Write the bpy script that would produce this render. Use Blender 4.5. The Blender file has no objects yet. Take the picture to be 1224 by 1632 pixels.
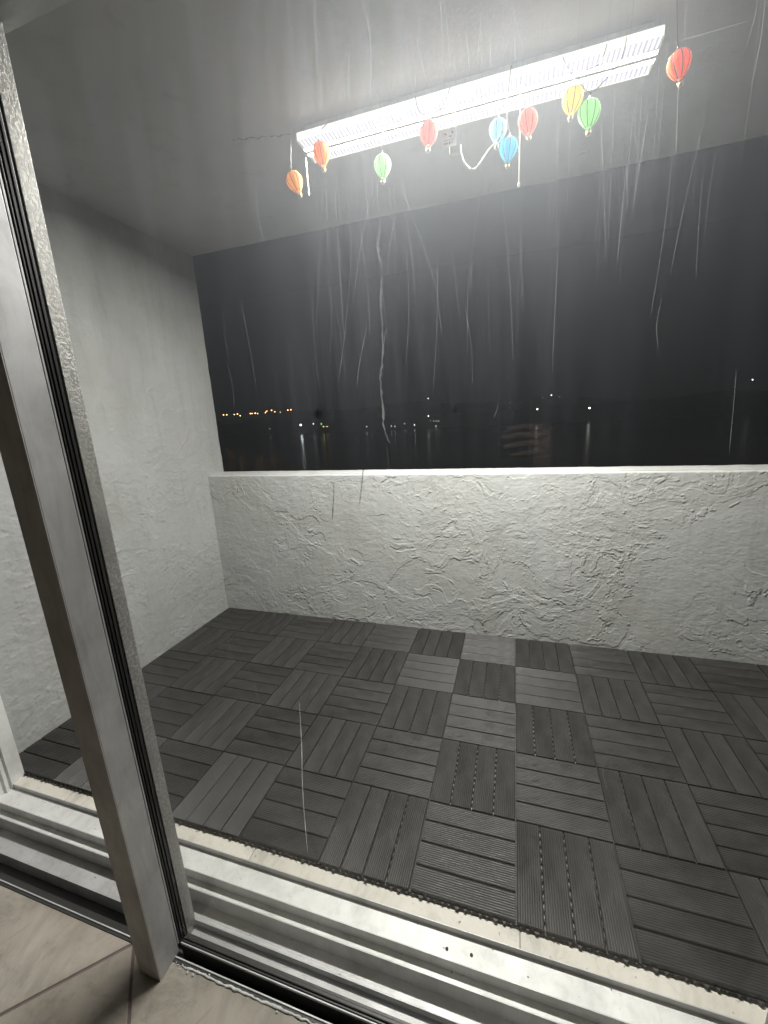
import bpy, bmesh, math, random
import numpy as np
from mathutils import Vector, Matrix

random.seed(7)
sc = bpy.context.scene
COL = sc.collection

# ------------------------------------------------------------------ camera, world, exposure
cam_d = bpy.data.cameras.new('camera')
cam = bpy.data.objects.new('camera', cam_d)
COL.objects.link(cam)
cam.location = (-0.02976, -0.87892, 1.37005)
cam.rotation_euler = (1.33857, 0.05327, 0.30266)
cam_d.sensor_fit = 'VERTICAL'
cam_d.sensor_height = 24.0
cam_d.sensor_width = 18.0
cam_d.lens = 24.0 * 648.418 / 1632.0
cam_d.clip_start = 0.01
cam_d.clip_end = 5000
sc.camera = cam

world = bpy.data.worlds.new('World')
sc.world = world
world.use_nodes = True
wn = world.node_tree.nodes
wn['Background'].inputs['Color'].default_value = (0.85, 0.90, 1.0, 1)
wn['Background'].inputs['Strength'].default_value = 0.0036

sc.view_settings.view_transform = 'Standard'
sc.view_settings.look = 'None'
sc.view_settings.exposure = 0.1
sc.view_settings.gamma = 1.0
sc.view_settings.use_curve_mapping = False
sc.render.engine = 'CYCLES'
sc.cycles.use_denoising = True
sc.cycles.max_bounces = 10
sc.cycles.diffuse_bounces = 5
sc.cycles.transparent_max_bounces = 16
sc.cycles.sample_clamp_indirect = 6.0
sc.cycles.caustics_reflective = False
sc.cycles.caustics_refractive = False

LAMP = 890.0          # radiance of the bright part of the fluorescent lenses
LAMP_COL = (1.0, 0.985, 0.945)

# ------------------------------------------------------------------ key dimensions (metres; tile pitch .3)
WX = -2.1106     # left wall face
PY = 1.4935      # parapet inner face
PO = 1.676       # parapet outer face
PH = 1.0255      # parapet height
CZ = 2.478       # ceiling
RX = 2.42        # right wall face
GY = -0.275      # glass plane
SX = -0.868      # inner side of the stile
FZ = -0.010      # indoor floor
TZ = -0.020      # balcony tile floor

# ------------------------------------------------------------------ node helpers
def new_mat(name):
    m = bpy.data.materials.new(name)
    m.use_nodes = True
    nt = m.node_tree
    for n in list(nt.nodes):
        nt.nodes.remove(n)
    out = nt.nodes.new('ShaderNodeOutputMaterial')
    return m, nt, out

def N(nt, t, **kw):
    n = nt.nodes.new(t)
    for k, v in kw.items():
        if k in ('inp',):
            for kk, vv in v.items():
                n.inputs[kk].default_value = vv
        else:
            setattr(n, k, v)
    return n

def L(nt, a, b):
    nt.links.new(a, b)

def tex(nt, scale=(1, 1, 1), coord='Object', rot=(0, 0, 0)):
    tc = N(nt, 'ShaderNodeTexCoord')
    mp = N(nt, 'ShaderNodeMapping')
    mp.inputs['Scale'].default_value = scale
    mp.inputs['Rotation'].default_value = rot
    L(nt, tc.outputs[coord], mp.inputs['Vector'])
    return mp.outputs['Vector']

def noise(nt, vec, scale, detail=4, rough=0.55, dist=0.0):
    n = N(nt, 'ShaderNodeTexNoise')
    n.inputs['Scale'].default_value = scale
    n.inputs['Detail'].default_value = detail
    n.inputs['Roughness'].default_value = rough
    n.inputs['Distortion'].default_value = dist
    L(nt, vec, n.inputs['Vector'])
    return n.outputs['Fac']

def ramp(nt, fac, stops):
    r = N(nt, 'ShaderNodeValToRGB')
    cr = r.color_ramp
    while len(cr.elements) < len(stops):
        cr.elements.new(0.5)
    for e, (p, c) in zip(cr.elements, stops):
        e.position = p
        e.color = (c, c, c, 1) if isinstance(c, (int, float)) else (c[0], c[1], c[2], 1)
    L(nt, fac, r.inputs['Fac'])
    return r.outputs['Color']

def math_n(nt, op, a, b=None, clamp=False):
    n = N(nt, 'ShaderNodeMath', operation=op)
    n.use_clamp = clamp
    for i, v in enumerate((a, b)):
        if v is None:
            continue
        if isinstance(v, (int, float)):
            n.inputs[i].default_value = v
        else:
            L(nt, v, n.inputs[i])
    return n.outputs[0]

def bump(nt, h, strength=0.3, dist=0.01, normal=None):
    b = N(nt, 'ShaderNodeBump')
    b.inputs['Strength'].default_value = strength
    b.inputs['Distance'].default_value = dist
    L(nt, h, b.inputs['Height'])
    if normal is not None:
        L(nt, normal, b.inputs['Normal'])
    return b.outputs['Normal']

def mixrgb(nt, fac, a, b, blend='MIX'):
    n = N(nt, 'ShaderNodeMix', data_type='RGBA', blend_type=blend)
    for key, v in ((0, fac), (6, a), (7, b)):
        if isinstance(v, (int, float)):
            n.inputs[key].default_value = v
        elif isinstance(v, tuple):
            n.inputs[key].default_value = (v[0], v[1], v[2], 1)
        else:
            L(nt, v, n.inputs[key])
    return n.outputs[2]

def principled(nt, out, base=None, rough=0.5, metal=0.0, spec=0.5, normal=None):
    p = N(nt, 'ShaderNodeBsdfPrincipled')
    if isinstance(base, tuple):
        p.inputs['Base Color'].default_value = (*base, 1)
    elif base is not None:
        L(nt, base, p.inputs['Base Color'])
    if isinstance(rough, (int, float)):
        p.inputs['Roughness'].default_value = rough
    else:
        L(nt, rough, p.inputs['Roughness'])
    p.inputs['Metallic'].default_value = metal
    p.inputs['Specular IOR Level'].default_value = spec
    if normal is not None:
        L(nt, normal, p.inputs['Normal'])
    L(nt, p.outputs[0], out.inputs['Surface'])
    return p

# ------------------------------------------------------------------ materials
def mat_stucco(k=1.0):
    m, nt, out = new_mat('painted_stucco')
    v = tex(nt)
    c = ramp(nt, noise(nt, v, 2.3, 5), [(0.3, (0.52, 0.53, 0.515)), (0.7, (0.61, 0.62, 0.605))])
    d = ramp(nt, noise(nt, v, 26, 6, .7), [(0.30, .84), (0.52, 1)])
    c = mixrgb(nt, 0.5, c, d, 'MULTIPLY')
    h1 = noise(nt, v, 160, 4, .6)
    h2 = noise(nt, v, 34, 5, .6)
    runs = ramp(nt, noise(nt, tex(nt, (9, 9, .8)), 3.0, 5, .65, .5), [(0.30, .80), (0.50, 1)])
    c = mixrgb(nt, 0.55, c, runs, 'MULTIPLY')
    grime = ramp(nt, noise(nt, v, 1.1, 5, .6, .8), [(0.32, (.86, .85, .80)), (0.55, (1, 1, 1))])
    c = mixrgb(nt, 0.8, c, grime, 'MULTIPLY')
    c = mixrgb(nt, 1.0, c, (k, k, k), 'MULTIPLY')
    n = bump(nt, h1, .35, .0012)
    n = bump(nt, h2, .4, .003, n)
    principled(nt, out, c, .62, normal=n, spec=.35)
    return m

def mat_ceiling():
    m, nt, out = new_mat('ceiling_paint')
    v = tex(nt)
    c = ramp(nt, noise(nt, v, 1.4, 6, .6), [(0.3, (0.40, 0.395, 0.39)), (0.7, (0.49, 0.485, 0.475))])
    s = ramp(nt, noise(nt, v, 7, 6, .7, 1.0), [(0.28, .72), (0.42, 1)])
    c = mixrgb(nt, 0.6, c, s, 'MULTIPLY')
    n = bump(nt, noise(nt, v, 90, 5, .6), .35, .002)
    principled(nt, out, c, .8, normal=n, spec=.2)
    return m

def mat_slat():
    m, nt, out = new_mat('dark_composite_slat')
    v = tex(nt, (2.5, 60, 60))
    oi = N(nt, 'ShaderNodeObjectInfo')
    c = ramp(nt, noise(nt, v, 4, 5, .6), [(0.3, (0.019, 0.0187, 0.0183)), (0.7, (0.034, 0.033, 0.0315))])
    r = ramp(nt, oi.outputs['Random'], [(0, .74), (1, 1.22)])
    c = mixrgb(nt, 1.0, c, r, 'MULTIPLY')
    v2 = tex(nt, (1, 1, 1), 'Object')
    dust = ramp(nt, noise(nt, v2, 9, 6, .7), [(0.42, 0.0), (0.8, .30)])
    c = mixrgb(nt, dust, c, (0.13, 0.125, 0.115))
    rg = ramp(nt, noise(nt, v2, 22, 4), [(0.3, .29), (0.7, .42)])
    n = bump(nt, noise(nt, v, 9, 6, .7), .55, .0011)
    principled(nt, out, c, rg, normal=n, spec=.36)
    return m

def mat_plastic():
    m, nt, out = new_mat('black_plastic_base')
    v = tex(nt)
    c = ramp(nt, noise(nt, v, 30, 4), [(0.3, (0.022,) * 3), (0.7, (0.045, 0.043, 0.04))])
    principled(nt, out, c, .55)
    return m

def mat_tile(name, c0, c1, c2, rough=.45, sc_=3.0):
    m, nt, out = new_mat(name)
    v = tex(nt)
    oi = N(nt, 'ShaderNodeObjectInfo')
    c = ramp(nt, noise(nt, v, sc_, 7, .62, .4), [(0.28, c0), (0.5, c1), (0.75, c2)])
    r = ramp(nt, oi.outputs['Random'], [(0, .95), (1, 1.04)])
    c = mixrgb(nt, 1.0, c, r, 'MULTIPLY')
    s = ramp(nt, noise(nt, v, 11, 6, .75, .6), [(0.30, .60), (0.48, 1)])
    c = mixrgb(nt, .8, c, s, 'MULTIPLY')
    s = ramp(nt, noise(nt, v, 2.7, 5, .7, 1.5), [(0.38, .72), (0.50, 1)])
    c = mixrgb(nt, .7, c, s, 'MULTIPLY')
    n = bump(nt, noise(nt, v, 30, 6, .7), .25, .0015)
    principled(nt, out, c, rough, normal=n, spec=.4)
    return m

def mat_plain(name, col, rough=.6, metal=0.0, var=.15, sc_=14, bmp=.15):
    m, nt, out = new_mat(name)
    v = tex(nt)
    a = tuple(x * (1 - var) for x in col)
    b = tuple(min(1, x * (1 + var)) for x in col)
    c = ramp(nt, noise(nt, v, sc_, 6, .65), [(0.3, a), (0.7, b)])
    n = bump(nt, noise(nt, v, sc_ * 5, 4), bmp, .001)
    principled(nt, out, c, rough, metal, normal=n)
    return m

def mat_alu(name, base=(0.50, 0.50, 0.49), metal=.75, rough=.42, pits=False):
    m, nt, out = new_mat(name)
    v = tex(nt)
    c = ramp(nt, noise(nt, v, 4.5, 6, .6, .5), [(0.25, tuple(x * .66 for x in base)), (0.75, tuple(min(1, x * 1.12) for x in base))])
    smear = ramp(nt, noise(nt, tex(nt, (1, 1, .25)), 26, 6, .7, .8), [(0.34, .78), (0.55, 1.0)])
    c = mixrgb(nt, .7, c, smear, 'MULTIPLY')
    rg = ramp(nt, noise(nt, v, 8, 5, .6), [(0.3, rough - .07), (0.7, rough + .13)])
    spot = ramp(nt, noise(nt, v, 70, 3, .5), [(0.70, 0.0), (0.76, 1.0)])
    c = mixrgb(nt, math_n(nt, 'MULTIPLY', spot, .35), c, (.75, .75, .72))
    h = noise(nt, v, 40, 4)
    n = bump(nt, h, .08, .001)
    if pits:
        vo = N(nt, 'ShaderNodeTexVoronoi')
        vo.inputs['Scale'].default_value = 330
        L(nt, v, vo.inputs['Vector'])
        pit = ramp(nt, noise(nt, v, 150, 3, .7), [(0.44, 0.0), (0.52, 1.0)])
        where = ramp(nt, noise(nt, tex(nt, (1, 1, .35)), 3.1, 3), [(0.35, .25), (0.6, 1.0)])
        f = math_n(nt, 'MULTIPLY', pit, where)
        c = mixrgb(nt, math_n(nt, 'MULTIPLY', f, .75), c, (.16, .15, .13))
        n = bump(nt, pit, .4, .001)
    principled(nt, out, c, rg, metal, normal=n)
    return m

def mat_emit(name, col, strength, ribs=False):
    m, nt, out = new_mat(name)
    e = N(nt, 'ShaderNodeEmission')
    e.inputs['Color'].default_value = (*col, 1)
    e.inputs['Strength'].default_value = strength
    if ribs:
        tc = N(nt, 'ShaderNodeTexCoord')
        w = N(nt, 'ShaderNodeTexWave', wave_type='BANDS', bands_direction='X')
        w.inputs['Scale'].default_value = 22.0
        w.inputs['Distortion'].default_value = .4
        w.inputs['Detail'].default_value = 1
        w.inputs['Detail Scale'].default_value = 6
        L(nt, tc.outputs['Object'], w.inputs['Vector'])
        c = ramp(nt, w.outputs['Fac'], [(0.25, (.50, .47, .56)), (0.75, (1.15, 1.15, 1.08))])
        L(nt, c, e.inputs['Color'])
    L(nt, e.outputs[0], out.inputs['Surface'])
    return m

def mat_paper(name, col):
    m, nt, out = new_mat(name)
    v = tex(nt, (1, 1, 1))
    tc = N(nt, 'ShaderNodeTexCoord')
    sep = N(nt, 'ShaderNodeSeparateXYZ')
    L(nt, tc.outputs['Object'], sep.inputs[0])
    # pale crown to saturated skirt
    f = ramp(nt, math_n(nt, 'MULTIPLY', sep.outputs['Z'], -14.0), [(0.0, 0.35), (0.55, 0.0)])
    col = tuple(min(1, x * .96 + .03) for x in col)
    pale = tuple(min(1, x * .62 + .32) for x in col)
    c = mixrgb(nt, f, col, pale)
    c = mixrgb(nt, .35, c, ramp(nt, noise(nt, v, 120, 4), [(0.3, .75), (0.7, 1)]), 'MULTIPLY')
    d = N(nt, 'ShaderNodeBsdfDiffuse')
    t = N(nt, 'ShaderNodeBsdfTranslucent')
    L(nt, c, d.inputs['Color'])
    L(nt, c, t.inputs['Color'])
    mx = N(nt, 'ShaderNodeMixShader')
    mx.inputs[0].default_value = .5
    L(nt, d.outputs[0], mx.inputs[1])
    L(nt, t.outputs[0], mx.inputs[2])
    L(nt, mx.outputs[0], out.inputs['Surface'])
    return m

def mat_glass():
    """clear pane with dried salt and rain streaks"""
    m, nt, out = new_mat('dirty_window_glass')
    tr = N(nt, 'ShaderNodeBsdfTransparent')
    tr.inputs['Color'].default_value = (.985, .99, .985, 1)
    gl = N(nt, 'ShaderNodeBsdfGlossy')
    gl.inputs['Roughness'].default_value = .0
    lw = N(nt, 'ShaderNodeLayerWeight')          # Schlick reflectance, the same on both faces
    lw.inputs['Blend'].default_value = .5
    f5 = math_n(nt, 'POWER', lw.outputs['Facing'], 5.0)
    fr = math_n(nt, 'ADD', math_n(nt, 'MULTIPLY', f5, .96), .04)
    mx = N(nt, 'ShaderNodeMixShader')
    L(nt, fr, mx.inputs[0])
    L(nt, tr.outputs[0], mx.inputs[1])
    L(nt, gl.outputs[0], mx.inputs[2])
    L(nt, mx.outputs[0], out.inputs['Surface'])
    return m

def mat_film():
    m, nt, out = new_mat('salt_film_with_lamp_haze')
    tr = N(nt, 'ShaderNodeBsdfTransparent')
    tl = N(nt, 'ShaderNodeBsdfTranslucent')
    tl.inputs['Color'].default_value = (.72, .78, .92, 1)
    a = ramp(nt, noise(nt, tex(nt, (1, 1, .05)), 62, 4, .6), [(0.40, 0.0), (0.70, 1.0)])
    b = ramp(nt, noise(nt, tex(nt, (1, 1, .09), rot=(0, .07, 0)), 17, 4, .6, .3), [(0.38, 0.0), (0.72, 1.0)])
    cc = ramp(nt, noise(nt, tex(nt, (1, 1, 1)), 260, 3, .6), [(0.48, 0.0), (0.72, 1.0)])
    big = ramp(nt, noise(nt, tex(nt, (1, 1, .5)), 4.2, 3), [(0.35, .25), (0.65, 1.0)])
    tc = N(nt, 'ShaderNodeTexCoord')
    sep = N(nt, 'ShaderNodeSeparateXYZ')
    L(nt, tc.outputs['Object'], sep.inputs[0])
    # lamp glow put into the film: dense high up, fading downward
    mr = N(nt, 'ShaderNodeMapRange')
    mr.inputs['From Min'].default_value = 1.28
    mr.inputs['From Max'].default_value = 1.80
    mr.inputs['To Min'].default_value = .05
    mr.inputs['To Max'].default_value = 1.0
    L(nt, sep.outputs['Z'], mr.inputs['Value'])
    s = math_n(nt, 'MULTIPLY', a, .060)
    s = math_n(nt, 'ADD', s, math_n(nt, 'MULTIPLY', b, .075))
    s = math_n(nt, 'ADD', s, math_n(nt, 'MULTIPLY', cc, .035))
    # densest across the middle, shaping the haze around the lamp
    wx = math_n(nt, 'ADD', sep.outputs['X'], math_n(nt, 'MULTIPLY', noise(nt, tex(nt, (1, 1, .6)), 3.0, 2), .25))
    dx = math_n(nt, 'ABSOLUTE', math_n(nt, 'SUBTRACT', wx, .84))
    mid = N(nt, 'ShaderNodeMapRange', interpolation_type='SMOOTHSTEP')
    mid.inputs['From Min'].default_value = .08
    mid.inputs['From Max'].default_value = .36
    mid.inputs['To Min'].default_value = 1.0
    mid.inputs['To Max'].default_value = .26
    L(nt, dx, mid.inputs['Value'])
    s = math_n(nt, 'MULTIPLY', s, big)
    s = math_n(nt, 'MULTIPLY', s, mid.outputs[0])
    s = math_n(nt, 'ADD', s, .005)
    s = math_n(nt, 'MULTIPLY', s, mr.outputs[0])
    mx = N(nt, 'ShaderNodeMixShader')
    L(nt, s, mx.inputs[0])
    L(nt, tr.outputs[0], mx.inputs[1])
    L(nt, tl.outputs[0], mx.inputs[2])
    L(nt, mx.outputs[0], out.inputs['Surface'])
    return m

def mat_streak(name, col, amount):
    m, nt, out = new_mat(name)
    tr = N(nt, 'ShaderNodeBsdfTransparent')
    tl = N(nt, 'ShaderNodeBsdfTranslucent')
    tl.inputs['Color'].default_value = (*col, 1)
    f = ramp(nt, noise(nt, tex(nt, (1, 1, .3)), 120, 3, .7), [(0.3, amount * .35), (0.7, amount)])
    mx = N(nt, 'ShaderNodeMixShader')
    L(nt, f, mx.inputs[0])
    L(nt, tr.outputs[0], mx.inputs[1])
    L(nt, tl.outputs[0], mx.inputs[2])
    L(nt, mx.outputs[0], out.inputs['Surface'])
    return m

def mat_dust_volume():
    m, nt, out = new_mat('dust_in_the_pane')
    v = N(nt, 'ShaderNodeVolumeScatter')
    v.inputs['Color'].default_value = (.90, .94, 1.0, 1)
    v.inputs['Density'].default_value = 19.0
    v.inputs['Anisotropy'].default_value = .785
    L(nt, v.outputs[0], out.inputs['Volume'])
    return m

def mat_water():
    m, nt, out = new_mat('night_water')
    v = tex(nt)
    n = bump(nt, noise(nt, v, .35, 5, .6), .35, .35)
    principled(nt, out, (0.006, 0.008, 0.010), .16, normal=n)
    return m

M = dict(
    stucco=mat_stucco(), stucco_dimmed=mat_stucco(.70), ceiling=mat_ceiling(), slat=mat_slat(), plastic=mat_plastic(),  # left wall: same paint, its weaker light put into a darker colour
    patio=mat_tile('beige_balcony_tile', (.56, .53, .45), (.68, .65, .57), (.74, .71, .64), .5, 5),
    indoor=mat_tile('indoor_travertine_tile', (.21, .185, .155), (.35, .315, .265), (.45, .41, .355), .38, 4.2),
    grout=mat_plain('grout', (.17, .13, .12), .85), pgrout=mat_plain('pale_grout', (.33, .31, .27), .85),
    alu=mat_alu('anodised_aluminium', (.64,.64,.64), .5, .50), alu_pit=mat_alu('corroded_aluminium', (.62, .61, .58), .55, .45, True),
    sill=mat_alu('white_washed_sill', (.80, .80, .77), .15, .5), sill2=mat_alu('grey_sill', (.58, .58, .57), .3, .45),
    dark=mat_plain('dark_track_metal', (.055, .055, .052), .45, .5), brown=mat_alu('dull_bronze_aluminium', (.74, .71, .67), .2, .5),
    rubber=mat_plain('black_rubber', (.03, .03, .03), .4), caulk=mat_plain('old_white_caulk', (.62, .62, .60), .7, sc_=90, var=.35, bmp=.8),
    cream=mat_plain('cream_plastic', (.72, .70, .60), .45), white=mat_plain('white_enamel', (.75, .75, .73), .4),
    cord=mat_plain('aged_cord', (.40, .36, .28), .7), wire=mat_plain('dark_green_wire', (.035, .045, .035), .5), basket=mat_plain('wicker', (.70, .55, .30), .7),
    lens=mat_emit('tube_glow', LAMP_COL, LAMP), prism=mat_emit('prismatic_lens', (1, 1, 1), 1.0, True),
    lensdim=mat_emit('lens_edge_glow', (1.0, .98, .80), 1.05),
    glass=mat_glass(), film=mat_film(), dust=mat_dust_volume(),
    streak=mat_streak('water_and_glare_streak', (.9, .9, .92), .26), streak2=mat_streak('thick_dried_drip', (.86, .87, .88), .17),
    streak3=mat_streak('chalky_drip_line', (.9, .9, .9), .5), sliver=mat_streak('thin_dark_sliver', (.02, .02, .02), .85), water=mat_water(),
    land=mat_plain('night_land', (.012, .013, .011), .9), hole=mat_plain('screw_hole', (.012, .012, .012), .8),
    skin=mat_plain('skin', (.42, .26, .19), .5, var=.06), phone=mat_plain('phone_shell', (.03, .03, .03), .3),
)

# ------------------------------------------------------------------ object helpers
def link(o, parent=None):
    COL.objects.link(o)
    if parent is not None:
        o.parent = parent
    return o

def tag(o, label=None, cat=None, group=None, kind=None):
    if label: o['label'] = label
    if cat: o['category'] = cat
    if group: o['group'] = group
    if kind: o['kind'] = kind
    return o

def thing(name, label, cat, loc=(0, 0, 0), group=None, kind=None):
    o = bpy.data.objects.new(name, None)
    o.empty_display_size = .05
    o.location = loc
    link(o)
    return tag(o, label, cat, group, kind)

def mesh_from(name, bm, mat, smooth=False):
    me = bpy.data.meshes.new(name)
    bm.normal_update()
    bm.to_mesh(me)
    bm.free()
    me.materials.append(mat)
    if smooth:
        me.shade_smooth()
    return me

def part(name, bm, mat, parent=None, smooth=False, local=True):
    """bm in world coordinates unless local"""
    if parent is not None and not local:
        off = parent.location
        if parent.parent is not None:
            off = off + parent.parent.location
        bmesh.ops.translate(bm, verts=bm.verts, vec=-off)
    o = bpy.data.objects.new(name, mesh_from(name, bm, mat, smooth))
    return link(o, parent)

def box(bm, x0, x1, y0, y1, z0, z1, bev=0.0):
    vs = [bm.verts.new((x, y, z)) for x in (x0, x1) for y in (y0, y1) for z in (z0, z1)]
    fs = [(0, 1, 3, 2), (4, 6, 7, 5), (0, 4, 5, 1), (2, 3, 7, 6), (0, 2, 6, 4), (1, 5, 7, 3)]
    faces = [bm.faces.new([vs[i] for i in f]) for f in fs]
    if bev > 0:
        es = list({e for f in faces for e in f.edges})
        bmesh.ops.bevel(bm, geom=es, offset=bev, segments=2, affect='EDGES', profile=.6)
    return bm

def B(*a, bev=0.0):
    bm = bmesh.new()
    return box(bm, *a, bev=bev)

def prism(bm, prof, axis_from, axis_to, axis='X'):
    """extrude a closed profile [(u,v)...] along an axis; X: (u,v)=(y,z); Z: (x,y)"""
    def P(a, u, v):
        return (a, u, v) if axis == 'X' else ((u, v, a) if axis == 'Z' else (u, a, v))
    r0 = [bm.verts.new(P(axis_from, u, v)) for u, v in prof]
    r1 = [bm.verts.new(P(axis_to, u, v)) for u, v in prof]
    n = len(prof)
    for i in range(n):
        bm.faces.new((r0[i], r0[(i + 1) % n], r1[(i + 1) % n], r1[i]))
    bm.faces.new(list(reversed(r0)))
    bm.faces.new(r1)
    bmesh.ops.recalc_face_normals(bm, faces=bm.faces)
    return bm

def tube(bm, pts, r, seg=8, caps=True):
    pts = [Vector(p) for p in pts]
    rings = []
    for i, p in enumerate(pts):
        d = (pts[min(i + 1, len(pts) - 1)] - pts[max(i - 1, 0)]).normalized()
        a = d.orthogonal().normalized() if i == 0 else (rings_dir - d * rings_dir.dot(d)).normalized()
        rings_dir = a
        b = d.cross(a)
        rr = r[i] if isinstance(r, (list, tuple)) else r
        rings.append([bm.verts.new(p + (a * math.cos(t) + b * math.sin(t)) * rr) for t in [2 * math.pi * k / seg for k in range(seg)]])
    for q, w in zip(rings, rings[1:]):
        for k in range(seg):
            bm.faces.new((q[k], q[(k + 1) % seg], w[(k + 1) % seg], w[k]))
    if caps:
        bm.faces.new(list(reversed(rings[0])))
        bm.faces.new(rings[-1])
    return bm

def smooth_path(pts, n=6):
    pts = [Vector(p) for p in pts]
    if len(pts) < 3:
        return pts
    out = []
    for i in range(len(pts) - 1):
        p0, p1, p2, p3 = pts[max(i - 1, 0)], pts[i], pts[i + 1], pts[min(i + 2, len(pts) - 1)]
        for k in range(n):
            t = k / n
            out.append(.5 * ((2 * p1) + (p2 - p0) * t + (2 * p0 - 5 * p1 + 4 * p2 - p3) * t * t + (3 * p1 - p0 - 3 * p2 + p3) * t ** 3))
    out.append(pts[-1])
    return out

# ------------------------------------------------------------------ stucco relief (numpy)
def vnoise(x, y, seed):
    rs = np.random.RandomState(seed)
    g = rs.rand(128, 128)
    xi = np.floor(x).astype(int); yi = np.floor(y).astype(int)
    fx = x - xi; fy = y - yi
    fx = fx * fx * fx * (fx * (fx * 6 - 15) + 10); fy = fy * fy * fy * (fy * (fy * 6 - 15) + 10)
    a = g[xi % 128, yi % 128]; b = g[(xi + 1) % 128, yi % 128]
    c = g[xi % 128, (yi + 1) % 128]; d = g[(xi + 1) % 128, (yi + 1) % 128]
    return (a * (1 - fx) + b * fx) * (1 - fy) + (c * (1 - fx) + d * fx) * fy

def fbm(x, y, seed, octs=4, gain=.5):
    s = 0; a = 1; t = 0
    for o in range(octs):
        s = s + a * vnoise(x * 2 ** o + 17 * o, y * 2 ** o + 31 * o, seed + o)
        t += a; a *= gain
    return s / t

def smooth01(x):
    x = np.clip(x, 0, 1)
    return x * x * (3 - 2 * x)

def stucco_height(u, v, seed=3, amp=1.0):
    """skip-trowelled plaster: smeared plates with ragged raised lips"""
    wu = fbm(u * 3.2, v * 3.2, seed + 50, 3) - .5
    wv = fbm(u * 3.2, v * 3.2, seed + 60, 3) - .5
    h = np.zeros_like(u)
    for k, (fx, fy, thr, plate, lip, w) in enumerate([
            (3.6, 5.6, .50, .0016, .0030, .013), (5.5, 9.0, .46, .0012, .0028, .016), (7.5, 13.0, .55, .0010, .0026, .020),
            (10.0, 19.0, .50, .0006, .0022, .025), (16.0, 30.0, .47, .0005, .0017, .032), (30.0, 44.0, .52, .0004, .0010, .045)]):
        n = fbm(u * fx + wu * 2.2 + 5 * k, v * fy + wv * 3.0, seed + 7 * k, 6, .60)
        mask = smooth01((fbm(u * 2.1 + 3 * k, v * 2.9, seed + 90 + k, 4) - .45) / .12)
        tear = smooth01((fbm(u * 26, v * 26, seed + 120 + k, 2) - .25) / .35)
        d = n - thr
        h = h + plate * smooth01(d / w + .5) * (.35 + .65 * mask)
        # lip: steep on the lower side, feathered above
        l = np.where(d > 0, np.exp(-(d / (w * .9)) ** 2), np.exp(-(d / (w * .22)) ** 2))
        h = h + .78 * lip * l * mask * tear
    h = h + .0011 * (fbm(u * 40, v * 90, seed + 200, 4, .6) - .5)
    return h * amp

def grid_mesh(name, P, mat):
    """P: (n, m, 3) array of positions"""
    n, m = P.shape[:2]
    me = bpy.data.meshes.new(name)
    idx = np.arange(n * m).reshape(n, m)
    q = np.stack([idx[:-1, :-1], idx[1:, :-1], idx[1:, 1:], idx[:-1, 1:]], -1).reshape(-1, 4)
    me.vertices.add(n * m)
    me.vertices.foreach_set('co', P.reshape(-1).astype(np.float32))
    me.loops.add(q.size)
    me.loops.foreach_set('vertex_index', q.reshape(-1).astype(np.int32))
    me.polygons.add(len(q))
    me.polygons.foreach_set('loop_start', (np.arange(len(q)) * 4).astype(np.int32))
    me.polygons.foreach_set('loop_total', np.full(len(q), 4, np.int32))
    me.update(calc_edges=True)
    me.materials.append(mat)
    me.shade_smooth()
    return me

# ------------------------------------------------------------------ far setting: water, shore, hill
def far():
    z_w = -10.6
    bm = bmesh.new()
    vs = [bm.verts.new(p) for p in ((-2600, 6, z_w), (2600, 6, z_w), (2600, 3200, z_w), (-2600, 3200, z_w))]
    bm.faces.new(vs)
    o = part('water', bm, M['water'])
    tag(o, 'black lake water lying beyond the balcony wall at night', kind='structure')
    # low far shore, then a hill ridge on the left
    def ridge(name, y, x0, x1, hfun, depth, label):
        bm = bmesh.new()
        n = 160
        rows = []
        for i in range(n + 1):
            x = x0 + (x1 - x0) * i / n
            h = hfun(x)
            rows.append([bm.verts.new(p) for p in ((x, y, z_w - 1), (x, y + 6, z_w + .8), (x, y + depth * .4, z_w + h), (x, y + depth, z_w - 1))])
        for a, b in zip(rows, rows[1:]):
            for k in range(3):
                bm.faces.new((a[k], b[k], b[k + 1], a[k + 1]))
        o = part(name, bm, M['land'])
        tag(o, label, kind='structure')
    rs = random.Random(4)
    jit = [rs.uniform(0, 1) for _ in range(400)]
    def f1(x):
        k = (x + 900) / 9.0
        i = int(k) % 399
        return 10.5 + 2.0 * jit[i] + 1.5 * math.sin(x * .02)
    ridge('far_shore', 345, -900, 900, f1, 60, 'low dark far shore across the water')
    def f2(x):
        return max(2, 24 + 10 * math.sin(x * .004 + 2.6) + 5 * math.sin(x * .021) + 2 * jit[int((x + 1500) / 14) % 399])
    ridge('far_hill', 820, -1500, 1400, f2, 260, 'dark hill ridge behind the far shore')

def lamp_at(az, el, dist, r, mat, label, group, pole=True, cat='lamp'):
    a, e = math.radians(az), math.radians(el)
    if dist < 500 and el < 1:
        dist = 350 / math.cos(a)
    x = cam.location.x + dist * math.sin(a)
    y = cam.location.y + dist * math.cos(a)
    z = cam.location.z + dist * math.tan(e)
    t = thing('distant_lamp', label, cat, (x, y, z), group)
    bm = bmesh.new()
    r = r * .78
    bmesh.ops.create_icosphere(bm, subdivisions=1, radius=r)
    part('lamp_head', bm, mat, t)
    if pole:
        bm = bmesh.new()
        tube(bm, [(0, 0, -r * .9), (0, 0, -max(2.5, z + 10.0))], r * .12, 6)
        part('pole', bm, M['land'], t)
    return t

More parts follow.
